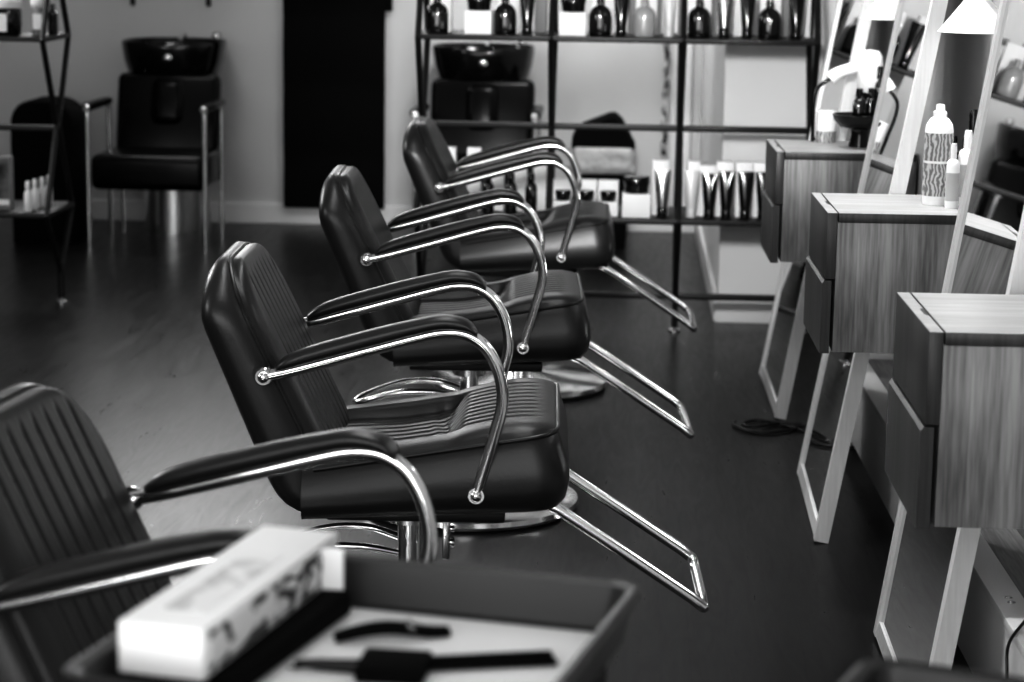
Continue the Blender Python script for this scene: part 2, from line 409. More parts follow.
# ------------------------------------------------------------------ stations
def make_cabinet(label):
    r = thing('station_cabinet', label, 'cabinet')
    # local: x from the drawer fronts back to the wall, y along the wall, near side at y=0
    D, Wd, H0, H1 = 0.402, 0.39, 0.564, 0.883
    T = 0.0235
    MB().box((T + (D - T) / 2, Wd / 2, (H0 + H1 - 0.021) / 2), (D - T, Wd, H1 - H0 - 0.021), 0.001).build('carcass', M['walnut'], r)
    tp = MB().box((T + 0.0012 + (D - T) / 2, Wd / 2, H1 - 0.0107), (D - T - 0.002, Wd + 0.002, 0.0206), 0.0008).build('top_panel', M['walnut_front'], r)  # darker wood paints in the shadow line under the top
    MB().box((T + 0.0012 + (D - T) / 2, Wd / 2, H1), (D - T - 0.003, Wd + 0.001, 0.0008)).build('lit_top_skin', M['walnut_lit_top'], tp)  # thin sheet carrying the painted brightness of the lit top
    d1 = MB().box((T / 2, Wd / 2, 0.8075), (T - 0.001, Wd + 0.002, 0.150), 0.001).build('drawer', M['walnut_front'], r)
    lit_edge = MB().box((T / 2, Wd / 2, H1 + 0.0001), (T - 0.002, Wd + 0.001, 0.0008)).build('drawer_lit_top', M['walnut_lit_top'], d1)  # same painted brightness continued over the drawer's top edge
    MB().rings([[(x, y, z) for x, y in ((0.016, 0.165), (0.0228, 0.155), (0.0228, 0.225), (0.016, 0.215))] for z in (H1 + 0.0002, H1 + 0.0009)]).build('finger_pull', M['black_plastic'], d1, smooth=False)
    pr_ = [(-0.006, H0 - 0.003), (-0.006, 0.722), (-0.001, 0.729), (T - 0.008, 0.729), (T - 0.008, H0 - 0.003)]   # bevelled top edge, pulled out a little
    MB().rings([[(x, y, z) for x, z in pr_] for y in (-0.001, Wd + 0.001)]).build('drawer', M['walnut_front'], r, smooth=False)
    return r
cab = make_cabinet('nearest walnut drawer cabinet, at the right edge of the picture')
cab.location = (0.487, 3.462, 0); cab.rotation_euler = (0, 0, 0.016); cab['group'] = 'walnut station cabinets'
dup(cab, (0.457, 4.962, 0), 0.016, 'middle walnut drawer cabinet, with the spray can standing on it')
dup(cab, (0.432, 6.355, 0), 0.016, 'farthest walnut drawer cabinet, with the black pedestal bowl on it')

def make_mirror(label):
    r = thing('leaning_mirror', label, 'mirror')
    LW, L, b = 0.715, 2.0, 0.036
    an = math.atan(0.170); u = Vector((math.sin(an), 0, math.cos(an))); n = Vector((-math.cos(an), 0, math.sin(an)))
    def bar(y0, y1, t0, t1, d0, d1):
        mb = MB(); q = []
        for t in (t0, t1):
            q.append([Vector((0, y, 0)) + u * t - n * d for y, d in ((y0, d0), (y1, d0), (y1, d1), (y0, d1))])
        return mb.rings(q)
    for y0 in (0, LW - b): bar(y0, y0 + b, 0.006, L, 0, b).build('rail', M['frame_wood'], r, smooth=False)
    for t0 in (0.006, L - b): bar(b, LW - b, t0, t0 + b, 0.002, b - 0.002).build('crossbar', M['frame_wood'], r, smooth=False)
    bar(b, LW - b, b, L - b, 0.007, 0.016).build('mirror_glass', M['mirror'], r, smooth=False)
    return r
mir = make_mirror('nearest leaning mirror in a pale wood frame, at the right edge of the picture')
mir.location = (0.562, 3.920, 0.002); mir.rotation_euler = (0, -0.023, 0); mir['group'] = 'leaning station mirrors'
dup(mir, (0.493, 5.362, 0), -0.012, 'middle leaning mirror in a pale wood frame, behind the spray can cabinet')
dup(mir, (0.485, 6.785, 0), RZ * 0.6, 'farthest leaning mirror in a pale wood frame, behind the white hair dryer')

# low bench along the wall behind the mirrors
bn = thing('wall_bench', 'long low white bench with wood inset top running behind the leaning mirrors', 'bench', (0.735, 3.0, 0), RZ)
BZ = 0.27; BL = 3.55
MB().box((0.012, BL / 2, (BZ + 0.06) / 2 + 0.0), (0.018, BL, BZ - 0.06), 0.002).build('front_panel', M['bench_white'], bn)
MB().box((0.030, BL / 2, BZ - 0.008), (0.06, BL, 0.018), 0.002).build('top_rail', M['bench_white'], bn)
MB().box((0.103, BL / 2, BZ - 0.022), (0.096, BL - 0.04, 0.016)).build('wood_inset', M['bench_wood'], bn)
for y in (0.62, 0.95, 2.05, 2.4, BL - 0.03): MB().box((0.103, y, BZ - 0.007), (0.094, 0.05, 0.016), 0.002).build('cross_rail', M['bench_white'], bn)
for y in (0.1, 1.2, 2.3, BL - 0.1): MB().box((0.05, y, 0.031), (0.06, 0.06, 0.060), 0.003).build('foot', M['bench_white'], bn)
for y in (1.02, 1.45, 2.55): MB().disc((0.03, y, BZ), (0, 0, 1), 0.008, 0.003).disc((0.03, y + 0.03, BZ), (0, 0, 1), 0.008, 0.003).build('bolt', M['satin_chrome'], bn)

# pendant lamps over the cabinets
def make_lamp(label):
    r = thing('pendant_lamp', label, 'lamp')
    n = 40; mb = MB()
    pr_ = [(0.085, 0), (0.086, 0.001), (0.018, 0.088), (0.012, 0.092), (0.010, 0.090), (0.081, 0.003)]
    mb.rings([[(q * math.cos(2 * PI * j / n), q * math.sin(2 * PI * j / n), z) for j in range(n)] for q, z in pr_], closed=True).build('lamp_shade', M['shade'], r)
    MB().lathe([(0.015, 0.082), (0.015, 0.13), (0.005, 0.16)]).build('lamp_holder', M['black_plastic'], r)
    MB().tube([(0, 0, 0.155), (0, 0, 1.63)], 0.003, 6).build('cord', M['black_plastic'], r)
    return r
lamp = make_lamp('white conical lamp shade hanging over the middle cabinet'); lamp.location = (0.781, 5.05, 1.288); lamp['group'] = 'pendant lamps over the stations'
dup(lamp, (0.752, 6.46, 1.262), 0, 'white conical lamp shade above the hair dryer and farthest cabinet')

# ------------------------------------------------------------------ things on the stations
ZT = 0.8835
def spray_can():
    r = thing('spray_can', 'tall white spray can with a patterned grey label on the middle cabinet', 'can', (0.726, 5.165, ZT))
    MB().lathe([(0.031, 0), (0.033, 0.004), (0.033, 0.175), (0.030, 0.188), (0.022, 0.200), (0.017, 0.204)], n=32).build('can_body', M['white_plastic'], r)
    MB().lathe([(0.0336, 0.022), (0.0336, 0.098)], n=32, cap0=False, cap1=False).build('lower_label', M['can_print'], r)
    MB().lathe([(0.0336, 0.104), (0.0336, 0.168)], n=32, cap0=False, cap1=False).build('upper_label', M['can_print'], r)
    MB().lathe([(0.016, 0.203), (0.016, 0.216), (0.011, 0.219), (0.010, 0.232), (0.006, 0.234)], n=20).build('nozzle', M['white_plastic'], r)
spray_can()
def small_bottle(name, label, x, y, rad, h, m, capm, group, lab=None):
    r = thing(name, label, 'bottle', (x, y, ZT), 0, group)
    MB().lathe([(rad * 0.95, 0), (rad, 0.004), (rad, h * 0.66), (rad * 0.8, h * 0.73), (rad * 0.4, h * 0.76)], n=24).build('bottle_body', m, r)
    MB().lathe([(rad * 0.45, h * 0.75), (rad * 0.45, h * 0.94), (rad * 0.36, h)], n=18).build('cap', capm, r)
    if lab: MB().lathe([(rad * 1.015, h * 0.12), (rad * 1.015, h * 0.55)], n=24, cap0=False, cap1=False).build('label_band', lab, r)
G = 'bottles on the middle cabinet'
small_bottle('bottle', 'small white bottle right beside the spray can', 0.752, 5.095, 0.0155, 0.150, M['white_plastic'], M['white_plastic'], G, M['label'])
small_bottle('bottle', 'white bottle just behind the small white one, against the nearest mirror', 0.793, 5.16, 0.022, 0.175, M['white_plastic'], M['white_plastic'], G, M['label'])
small_bottle('bottle', 'short black bottle between spray can and tall black bottle', 0.780, 5.290, 0.018, 0.150, M['dark_glass'], M['black_gloss'], G)
small_bottle('bottle', 'tall black bottle beside the edge of the nearest mirror', 0.820, 5.27, 0.024, 0.215, M['dark_glass'], M['black_gloss'], G)

mb = MB().lathe([(0.033, 0), (0.033, 0.004), (0.026, 0.035), (0.028, 0.052), (0.060, 0.060), (0.078, 0.078), (0.084, 0.096), (0.080, 0.097), (0.072, 0.082), (0.05, 0.070), (0.0, 0.066)], n=40)
single('pedestal_bowl', mb, M['black_gloss'], 'black pedestal bowl on the farthest cabinet', 'bowl', (0.690, 6.56, ZT))
def dark_bottle(label, x, y, z, rad, h):
    r = thing('bottle', label, 'bottle', (x, y, z), 0, 'dark bottles in the pedestal bowl')
    MB().lathe([(rad * 0.9, 0), (rad, 0.005), (rad, h * 0.6), (rad * 0.75, h * 0.7), (rad * 0.4, h * 0.74), (rad * 0.4, h * 0.8)], n=24).build('bottle_body', M['dark_glass'], r)
    MB().lathe([(rad * 0.55, h * 0.79), (rad * 0.55, h * 0.97), (rad * 0.4, h)], n=18).build('cap', M['black_gloss'], r)
dark_bottle('short black bottle at the left in the pedestal bowl', 0.683, 6.555, ZT + 0.0675, 0.0185, 0.105)
dark_bottle('black bottle in the middle of the pedestal bowl', 0.719, 6.575, ZT + 0.0675, 0.016, 0.105)
dark_bottle('tall black bottle at the right in the pedestal bowl', 0.738, 6.535, ZT + 0.0745, 0.015, 0.165)

def jar_white():
    r = thing('jar', 'white lidded tub beside the farthest mirror on the farthest cabinet', 'jar', (0.602, 6.695, ZT))
    MB().lathe([(0.028, 0), (0.030, 0.004), (0.030, 0.034)], n=28).build('jar_body', M['can_print'], r)
    MB().lathe([(0.031, 0.034), (0.032, 0.037), (0.032, 0.092), (0.029, 0.095)], n=28).build('lid', M['white_plastic'], r)
jar_white()

# white hair dryer resting in a holder that clamps on the cabinet
def hair_dryer():
    r = thing('hair_dryer', 'white hair dryer with a dark cord, standing upright behind the pedestal bowl', 'hair dryer', (0.724, 6.695, ZT))
    MB().lathe([(0.030, 0.150), (0.034, 0.155), (0.039, 0.20), (0.040, 0.235), (0.037, 0.262), (0.028, 0.276), (0.0, 0.281)], n=32).build('barrel', M['white_plastic'], r)
    hp = spline([(-0.02, 0, 0.225), (-0.055, -0.005, 0.222), (-0.095, -0.01, 0.208), (-0.118, -0.012, 0.190)], 6)
    MB().tube(hp, [0.016 + 0.005 * i / (len(hp) - 1) for i in range(len(hp))], 16).build('handle', M['white_plastic'], r)
    cp = spline([(-0.112, -0.012, 0.193), (-0.135, -0.012, 0.180), (-0.155, -0.01, 0.160), (-0.163, -0.01, 0.12), (-0.163, -0.01, 0.06), (-0.163, -0.01, 0.002)], 6)
    MB().tube(cp, 0.0055, 10).build('cord', M['black_gloss'], r)
    MB().lathe([(0.05, 0.0), (0.05, 0.006), (0.012, 0.01), (0.011, 0.13), (0.033, 0.145), (0.033, 0.152)], n=24).build('stand', M['black_gloss'], r)
hair_dryer()

# cords
cp = spline([(0.36, 6.72, 0.006), (0.355, 6.66, 0.006), (0.42, 6.57, 0.006), (0.50, 6.60, 0.006), (0.57, 6.68, 0.006), (0.50, 6.70, 0.007), (0.42, 6.64, 0.008), (0.38, 6.69, 0.006), (0.44, 6.74, 0.006), (0.56, 6.62, 0.006), (0.63, 6.45, 0.006), (0.70, 6.40, 0.006)], 7)
single('power_cord', MB().tube(cp, 0.005, 8), M['black_plastic'], 'black power cord coiled on the floor beside the farthest mirror', 'cord')
def hang_cord():
    r = thing('power_cord', 'thin black cord with inline switch hanging over the white bench', 'cord')
    cp = spline([(0.80, 4.00, 0.283), (0.735, 3.86, 0.279), (0.700, 3.79, 0.262), (0.694, 3.755, 0.22), (0.690, 3.72, 0.17), (0.676, 3.66, 0.08), (0.66, 3.62, 0.006)], 7)
    MB().tube(cp, 0.003, 8).build('cable', M['black_plastic'], r)
    MB().lathe([(0.003, -0.013), (0.009, -0.009), (0.011, 0), (0.009, 0.009), (0.003, 0.013)], (0.692, 3.738, 0.195), 14).build('inline_switch', M['black_plastic'], r)
hang_cord()

# ------------------------------------------------------------------ display shelves
def side_frame(x, yc, wv, zl, zh):
    mb = MB()
    for s in (-1, 1):
        pts = [(x, yc + 0.010 * s, 0.02), (x, yc + 0.012 * s, 0.14), (x, yc + wv * s, zl), (x, yc + 0.014 * s, (zl + zh) / 2), (x, yc + wv * s, zh), (x, yc + 0.014 * s, zh + (zh - zl) / 2), (x, yc + wv * s, zh + (zh - zl)), (x, yc + wv * s, zh + (zh - zl) + 0.02)]
        pp = []
        for a, b in zip(pts, pts[1:]):
            for j in range(5): pp.append(Vector(a).lerp(Vector(b), j / 5))
        pp.append(Vector(pts[-1])); mb.tube(pp, 0.0115, 8)
    return mb
def make_shelf(label, loc, xs, zl, zh, wv, bars):
    r = thing('display_shelf', label, 'shelf', loc)
    x0, x1 = min(xs), max(xs)
    for x in xs:
        f = side_frame(x, 0, wv, zl - 0.012, zh - 0.012).build('side_frame', M['black_steel'], r)
        MB().lathe([(0.024, 0.0), (0.024, 0.008), (0.008, 0.012), (0.008, 0.03)], (x, 0, 0), 16).build('leveling_foot', M['satin_chrome'], f)
    for z in (zl, zh):
        MB().box(((x0 + x1) / 2, 0, z - 0.0097), (x1 - x0 + 0.02, 2 * wv + 0.01, 0.019), 0.002).build('shelf_board', M['steel_edge'], r)
    for z in bars:
        MB().box(((x0 + x1) / 2, 0, z), (x1 - x0, 0.03, 0.022), 0.003).build('crossbar', M['black_steel'], r)
    return r
YS = 8.30
make_shelf('black steel display shelf full of hair products in front of the back wall', (0, YS, 0), [-0.772, -0.283, 0.200, 0.686], 0.456, 1.121, 0.20, (0.137, 0.776))
YL = 8.63
make_shelf('black steel display shelf cut off by the left edge', (0, YL, 0), [-3.3, -2.255], 0.385, 1.068, 0.20, (0.70,))

# product prototypes, each with its base at z = 0
def p_bottle(label, glass, loc, group, s=1.0):
    r = thing('round_bottle', label, 'bottle', loc, 0, group)
    MB().lathe([(0.036, 0), (0.040, 0.004), (0.041, 0.02), (0.041, 0.072), (0.038, 0.088), (0.030, 0.101), (0.018, 0.109), (0.0125, 0.113), (0.0125, 0.122)], n=28, sx=s, sy=0.8 * s).build('bottle_body', glass, r)
    MB().lathe([(0.0145, 0.1215), (0.0145, 0.128), (0.012, 0.131), (0.0125, 0.139), (0.011, 0.141)], n=18, sx=s, sy=s).build('stopper', glass, r)
    return r
def p_tube(label, m, capm, loc, group, h=0.172, w_=0.030):
    r = thing('cream_tube', label, 'tube', loc, 0, group)
    rr = []; n = 20
    for f in (0, 0.1, 0.25, 0.45, 0.65, 0.82, 0.94, 1.0):
        z = 0.036 + (h - 0.036) * f; a = 0.0185 + (w_ - 0.0185) * f ** 0.9; b = 0.0185 * (1 - f ** 1.5) + 0.0015
        rr.append([(a * math.cos(2 * PI * j / n), b * math.sin(2 * PI * j / n), z) for j in range(n)])
    MB().rings(rr).build('tube_body', m, r)
    MB().lathe([(0.018, 0), (0.019, 0.003), (0.019, 0.033), (0.016, 0.037)], n=20).build('cap', capm, r)
    return r
def p_carton(label, loc, w_, d, h, group, m=None):
    return single('product_carton', MB().box((0, 0, h / 2), (w_, d, h), 0.0015), m or M['carton'], label, 'carton', loc, random.uniform(-0.03, 0.03), group)
def p_jar(label, loc, rad, h, group):
    r = thing('cream_jar', label, 'jar', loc, 0, group)
    MB().lathe([(rad * 0.8, 0), (rad * 0.88, 0.003), (rad * 0.95, h * 0.55)], n=28).build('jar_body', M['dark_glass'], r)
    MB().lathe([(rad, h * 0.55), (rad, h * 0.95), (rad * 0.96, h)], n=28).build('lid', M['black_gloss'], r)
    return r
def px(u, y):          # across the shelf front, metres from a position measured along the board
    return (u - 512) / 2200 * (y * 0.9988 + 0.02) - 0.0
ORD = ['first', 'second', 'third', 'fourth', 'fifth', 'sixth', 'seventh', 'eighth', 'ninth', 'tenth', 'eleventh', 'twelfth']
ZH, ZLo = 1.1215, 0.4565
YF = YS - 0.13
def X_at(u, v, y):     # world x of a measured point on the plane y
    psi = math.radians(2.9); p = math.atan(411 / 2200); r_ = .015
    R0 = Vector((math.cos(psi), math.sin(psi), 0)); F = Vector((-math.sin(psi) * math.cos(p), math.cos(psi) * math.cos(p), -math.sin(p))); U0 = R0.cross(F)
    R_ = math.cos(r_) * R0 + math.sin(r_) * U0; U_ = math.cos(r_) * U0 - math.sin(r_) * R0
    d = F + R_ * ((u - 512) / 2200) - U_ * ((v - 341) / 2200)
    return d.x * y / d.y
tb = 'round glass bottles on the top board'
for k, u in enumerate((437, 505, 600, 699, 769)):
    x = X_at(u, 30, YF)
    p_bottle('dark round glass bottle, %s of five from the left on the display shelf top board' % ORD[k], M['dark_glass'], (x, YF, ZH), tb)
    p_carton('white carton right behind the %s dark round bottle on the top board' % ORD[k], (x + 0.008, YF + 0.10, ZH), 0.078, 0.05, 0.19, 'cartons behind the top board bottles')
x = X_at(644, 30, YF); p_bottle('pale glass round bottle on the display shelf top board', M['pale_glass'], (x, YF, ZH), tb)
p_carton('white carton right behind the pale round bottle on the top board', (x + 0.008, YF + 0.10, ZH), 0.08, 0.05, 0.19, 'cartons behind the top board bottles')
gt = 'cream tubes on the top board'
for u, m1, m2, l in ((527, M['dark_tube'], M['black_gloss'], 'dark cream tube beside the second round bottle on the top board'),
                     (621, M['dark_tube'], M['black_gloss'], 'dark cream tube between the dark and the pale round bottles on the top board'),
                     (669, M['pale_tube'], M['pale_tube'], 'pale grey cream tube beside the pale round bottle on the top board'),
                     (724, M['silver_tube'], M['black_gloss'], 'silver cream tube with a black cap on the top board'),
                     (747, M['dark_tube'], M['black_gloss'], 'dark cream tube just right of the silver tube on the top board'),
                     (796, M['dark_tube'], M['black_gloss'], 'dark cream tube farthest right on the display shelf top board')):
    p_tube(l, m1, m2, (X_at(u, 30, YF), YF, ZH), gt)
for u, w_, m1, l in ((541, 0.045, M['grey_carton'], 'grey carton behind the leftmost dark cream tube on the top board'), (632, 0.03, M['grey_carton'], 'narrow grey carton behind the tube left of the pale bottle'),
                 (657, 0.035, M['grey_carton'], 'grey carton between the pale bottle and the pale tube'), (682, 0.03, M['grey_carton'], 'grey carton behind the pale grey cream tube'),
                 (712, 0.035, M['grey_carton'], 'grey carton behind and left of the silver cream tube'), (738, 0.035, M['carton'], 'narrow white carton between the silver and the dark tube on the top board'),
                 (784, 0.035, M['grey_carton'], 'grey carton behind the last round bottle and the last tube'), (807, 0.022, M['carton'], 'narrow white carton at the right end of the top board')):
    p_carton(l, (X_at(u, 20, YF + 0.17), YF + 0.17, ZH), w_, 0.05, 0.2, 'cartons behind the top board tubes', m1)
for u, l in ((479, 'left'), (573, 'right')):
    x = X_at(u, 30, YF)
    p_carton('low white carton under a black jar, %s one on the top board' % l, (x, YF, ZH), 0.10, 0.09, 0.086, 'cartons under black jars')
    p_jar('black cream jar standing on a white carton, %s one on the top board' % l, (x, YF, ZH + 0.0863), 0.046, 0.06, 'black cream jars')
# lower board
gl = 'cream tubes on the lower board'
for k, (u, m1, m2, l) in enumerate(((662, M['silver_tube'], M['black_gloss'], 'dull silver cream tube left of the shelf post on the lower board'), (691, M['pale_tube'], M['pale_tube'], 'pale cream tube right of the shelf post on the lower board'),
                     (709, M['dark_tube'], M['black_gloss'], 'black cream tube just right of the pale tube on the lower board'), (726, M['dark_tube'], M['black_gloss'], 'black cream tube in the middle of three on the lower board'),
                     (745, M['dark_tube'], M['black_gloss'], 'black cream tube second from the cabinet on the lower board'), (763, M['dark_tube'], M['black_gloss'], 'black cream tube half hidden by the farthest cabinet'))):
    x = X_at(u, 205, YF)
    p_tube(l, m1, m2, (x, YF, ZLo), gl, 0.175 if k != 2 else 0.165, 0.031)
    p_carton('white carton behind the ' + l.replace('on the lower board', '').replace('cream ', '').replace('half hidden by', 'beside').strip(), (X_at(u - 2 if k != 1 else u + 2, 190, YF + 0.07), YF + 0.07, ZLo), 0.062 if k != 1 else 0.046, 0.06, 0.205 if k != 2 else 0.19, 'cartons behind the lower board tubes')
x = X_at(636, 205, YF)
p_carton('low white carton under the big black jar on the lower board', (x, YF, ZLo), 0.105, 0.09, 0.088, 'cartons under black jars')
p_jar('big black cream jar on a white carton on the lower board', (x, YF, ZLo + 0.0885), 0.049, 0.062, 'black cream jars')
for k, u in enumerate((563, 586, 608)):
    x = X_at(u, 200, YF)
    p_carton('small white carton with a small jar on it, %s of three on the lower board' % ORD[k], (x, YF, ZLo), 0.074, 0.06, 0.055, 'small cartons on the lower board')
    p_jar('small dark jar on a small white carton, %s of three on the lower board' % ORD[k], (x, YF, ZLo + 0.0555), 0.029, 0.038, 'small dark jars')
    p_carton('white carton standing behind the %s of the three small jars' % ORD[k], (x, YF + 0.08, ZLo), 0.078, 0.06, 0.125, 'cartons behind the small jars')
for k, u in enumerate((488, 511, 531)):
    x = X_at(u, 195, YF)
    r = thing('slim_bottle', 'slim dark bottle, %s of three behind the farthest chair on the lower board' % ORD[k], 'bottle', (x, YF, ZLo), 0, 'slim bottles on the lower board')
    MB().lathe([(0.02, 0), (0.022, 0.004), (0.022, 0.098), (0.018, 0.112), (0.011, 0.118), (0.011, 0.126)], n=22).build('bottle_body', M['dark_glass'], r)
    MB().lathe([(0.0125, 0.1255), (0.0125, 0.15), (0.010, 0.153)], n=16).build('cap', M['black_gloss'], r)
for k, (u, h) in enumerate(((449, 0.235), (474, 0.235), (497, 0.19), (520, 0.19), (541, 0.19))):
    x = X_at(u, 190, YF + 0.1)
    p_carton('tall white carton, %s of five from the left behind the farthest chair arms' % ORD[k], (x, YF + 0.1, ZLo), 0.052, 0.06, h, 'tall cartons on the lower board')

# left shelf
YFL = YL - 0.1; ZTL, ZBL = 1.0685, 0.3855
r = thing('glass_jar', 'dark lidded glass jar with a pale label at the left picture edge', 'jar', (X_at(7, 25, YFL), YFL, ZTL))
MB().lathe([(0.052, 0), (0.056, 0.005), (0.056, 0.095), (0.050, 0.105)], n=28).build('jar_body', M['dark_glass'], r)
MB().lathe([(0.058, 0.104), (0.060, 0.108), (0.058, 0.135), (0.0, 0.142)], n=28).build('lid', M['white_plastic'], r)
MB().box((-0.01, -0.0575, 0.05), (0.05, 0.003, 0.07)).build('label_sticker', M['carton'], r)
r = thing('pump_bottle', 'white capped bottle with a pale label on the left shelf top board', 'bottle', (X_at(39, 25, YFL), YFL, ZTL))
MB().lathe([(0.024, 0), (0.026, 0.004), (0.026, 0.10), (0.022, 0.108)], n=24).build('bottle_body', M['grey_carton'], r)
MB().lathe([(0.024, 0.107), (0.030, 0.113), (0.032, 0.13), (0.026, 0.15), (0.0, 0.156)], n=24).build('cap', M['white_plastic'], r)
MB().box((0, -0.0262, 0.055), (0.036, 0.003, 0.06)).build('label_sticker', M['carton'], r)
r = thing('dark_bottle', 'slim black bottle at the right end of the left shelf top board', 'bottle', (X_at(53, 25, YFL + 0.1), YFL + 0.1, ZTL))
MB().lathe([(0.018, 0), (0.019, 0.004), (0.019, 0.085), (0.010, 0.095), (0.010, 0.12)], n=20).build('bottle_body', M['dark_glass'], r)
r = thing('picture_box', 'upright box with a dark printed picture at the left picture edge', 'box', (X_at(0, 190, YFL), YFL, ZBL))
MB().box((0, 0, 0.105), (0.10, 0.05, 0.21), 0.002).build('box_body', M['grey_carton'], r)
MB().box((0, -0.026, 0.125), (0.088, 0.002, 0.16)).build('printed_picture', M['photo_print'], r)
MB().box((0, -0.026, 0.03), (0.088, 0.002, 0.022)).build('caption_strip', M['carton'], r)
for k in range(4):
    y = YL - 0.17 + 0.075 * k
    r = thing('sample_bottle', 'small white bottle, %s of four in a receding row on the left shelf' % ORD[k], 'bottle', (-2.335 + 0.008 * k, y, ZBL), 0, 'small white bottles on the left shelf')
    MB().lathe([(0.014, 0), (0.0155, 0.003), (0.0155, 0.075), (0.009, 0.085)], n=20).build('bottle_body', M['white_plastic'], r)
    MB().lathe([(0.009, 0.084), (0.010, 0.088), (0.010, 0.118), (0.007, 0.122)], n=16).build('cap', M['white_plastic'], r)

# ------------------------------------------------------------------ backwash units
def make_backwash(label, loc):
    r = thing('backwash_chair', label, 'shampoo chair', loc, 0, 'backwash chairs along the back wall')
    # local: y=0 front legs, +y to the wall
    MB().box((0, 0.26, 0.355), (0.54, 0.50, 0.165), 0.035, seg=4).build('seat', M['vinyl'], r)
    an = math.radians(-14)
    MB().box((0, 0.515, 0.56), (0.50, 0.10, 0.46), 0.035, rot=Matrix.Rotation(an, 4, 'X'), seg=4).build('backrest', M['vinyl'], r)
    MB().box((0, 0.510, 0.650), (0.17, 0.10, 0.24), 0.05, rot=Matrix.Rotation(an, 4, 'X'), seg=4).build('neck_rest', M['vinyl'], r)
    for s in (-1, 1):
        x = 0.275 * s
        arm = MB().tube(spline([(x, 0.0, 0.0), (x, 0.0, 0.60), (x, 0.01, 0.635), (x, 0.05, 0.648), (x, 0.38, 0.648), (x, 0.42, 0.63), (x, 0.43, 0.58), (x, 0.43, 0.0)], 5), 0.0115, 10).build('leg', M['chrome'], r)
        MB().box((x, 0.20, 0.662), (0.055, 0.42, 0.035), 0.015, seg=3).build('arm_pad', M['vinyl'], arm)
        MB().disc((x, -0.008, 0.655), (0, -1, 0), 0.017, 0.012).build('bolt', M['chrome'], arm)
        MB().tube([(0.21 * s, 0.18, 0.28), (0.21 * s, 0.18, 0.01)], 0.010, 8).build('leg', M['chrome'], r)
        MB().tube([(0.21 * s, 0.42, 0.28), (0.21 * s, 0.42, 0.01)], 0.010, 8).build('leg', M['chrome'], r)
    # basin: wide at the rim, cut away at the neck
    n = 48; prof = [(0.60, 0.0), (0.80, 0.006), (0.88, 0.04), (0.955, 0.10), (0.99, 0.155), (1.0, 0.178), (0.985, 0.186), (0.955, 0.180), (0.92, 0.13), (0.80, 0.06), (0.55, 0.035), (0.0, 0.03)]
    rr = []
    for q, z in prof:
        ring = []
        for j in range(n):
            t = 2 * PI * j / n; c_, s_ = math.cos(t), math.sin(t)
            x = -0.012 + 0.252 * q * math.copysign(abs(c_) ** 0.72, c_); y = 0.25 * q * math.copysign(abs(s_) ** 0.8, s_)
            ring.append((x, 0.74 + y, 0.738 + z * 1.085 - 0.012 * (max(0, -s_) ** 3) * math.exp(-(x / 0.09) ** 2) * (z > 0.1)))
        rr.append(ring)
    bowl = MB().rings(rr).build('basin', M['black_gloss'], r, angle=60)
    MB().tube(spline([(0.0, 0.93, 0.94), (0.0, 0.92, 0.965), (0.0, 0.86, 0.955), (0.0, 0.80, 0.93)], 5), 0.010, 10).build('spout', M['chrome'], bowl)
    MB().disc((0.0, 0.503, 0.865), (0, -1, 0.25), 0.022, 0.012, dome=0.008).build('badge', M['chrome'], bowl)
    MB().lathe([(0.022, 0), (0.022, 0.022), (0.012, 0.03)], (0.17, 0.90, 0.945), 16).build('mixer_knob', M['satin_chrome'], bowl)
    MB().lathe([(0.15, 0.0), (0.15, 0.27)], (-0.005, 0.66, 0.001), 40).build('pedestal', M['satin_chrome'], r)
    MB().box((0, 0.73, 0.52), (0.2, 0.22, 0.5), 0.02).build('basin_support', M['black_plastic'], r)
    return r
bw = make_backwash('black backwash chair with basin standing clear at the left of the back wall', (-2.235, 10.14, 0))
dup(bw, (-0.700, 10.14, 0), 0, 'black backwash chair with basin seen through the display shelf')

# round-topped dark bin at far left
mb = MB(); rr = []
for y in (-0.13, -0.115, 0.115, 0.13):
    ins = 0.012 if abs(y) > 0.12 else 0
    q = [(-0.155 + ins, 0.002)]
    for j in range(13):
        t = PI - PI * j / 12; q.append(((0.155 - ins) * math.copysign(abs(math.cos(t)) ** 0.75, math.cos(t)), 0.54 + (0.145 - ins) * math.sin(t) ** 0.75))
    q.append((0.155 - ins, 0.002)); rr.append([(x, y, z) for x, z in q])
single('waste_bin', mb.rings(rr), M['fabric'], 'tall dark round-topped bin behind the left display shelf', 'bin', (-2.745, 10.35, 0))

# swing-top bin with liner
r = thing('waste_bin', 'black swing-lid waste bin with a pale liner folded over its rim', 'bin', (-0.110, 10.6, 0))
def rrect(w_, d, z, n=8, rad=0.03, ox=0):
    out = []
    for cx, cy, a0 in ((w_ - rad, d - rad, 0), (-w_ + rad, d - rad, PI / 2), (-w_ + rad, -d + rad, PI), (w_ - rad, -d + rad, 1.5 * PI)):
        for j in range(n): t = a0 + PI / 2 * j / (n - 1); out.append((cx + rad * math.cos(t) + ox, cy + rad * math.sin(t), z))
    return out
MB().rings([rrect(0.115, 0.10, 0), rrect(0.145, 0.12, 0.47)]).build('bin_body', M['fabric'], r)
ln_ = []
for z, e in ((0.365, 0.010), (0.372, 0.018), (0.41, 0.010), (0.45, 0.012), (0.488, 0.008), (0.492, 0.002)):
    ln_.append([(x + random.uniform(-.003, .003), y + random.uniform(-.003, .003), z0 + (random.uniform(-.012, .012) if z < 0.37 else 0)) for x, y, z0 in rrect(0.142 + e, 0.12 + e, z)])
MB().rings(ln_, False, False).build('bin_liner', M['liner'], r, angle=80)
sec = [(-0.152, 0.485), (-0.148, 0.535), (-0.125, 0.575), (-0.10, 0.588), (0.03, 0.640), (0.055, 0.640), (0.085, 0.615), (0.125, 0.545), (0.150, 0.50), (0.152, 0.485)]
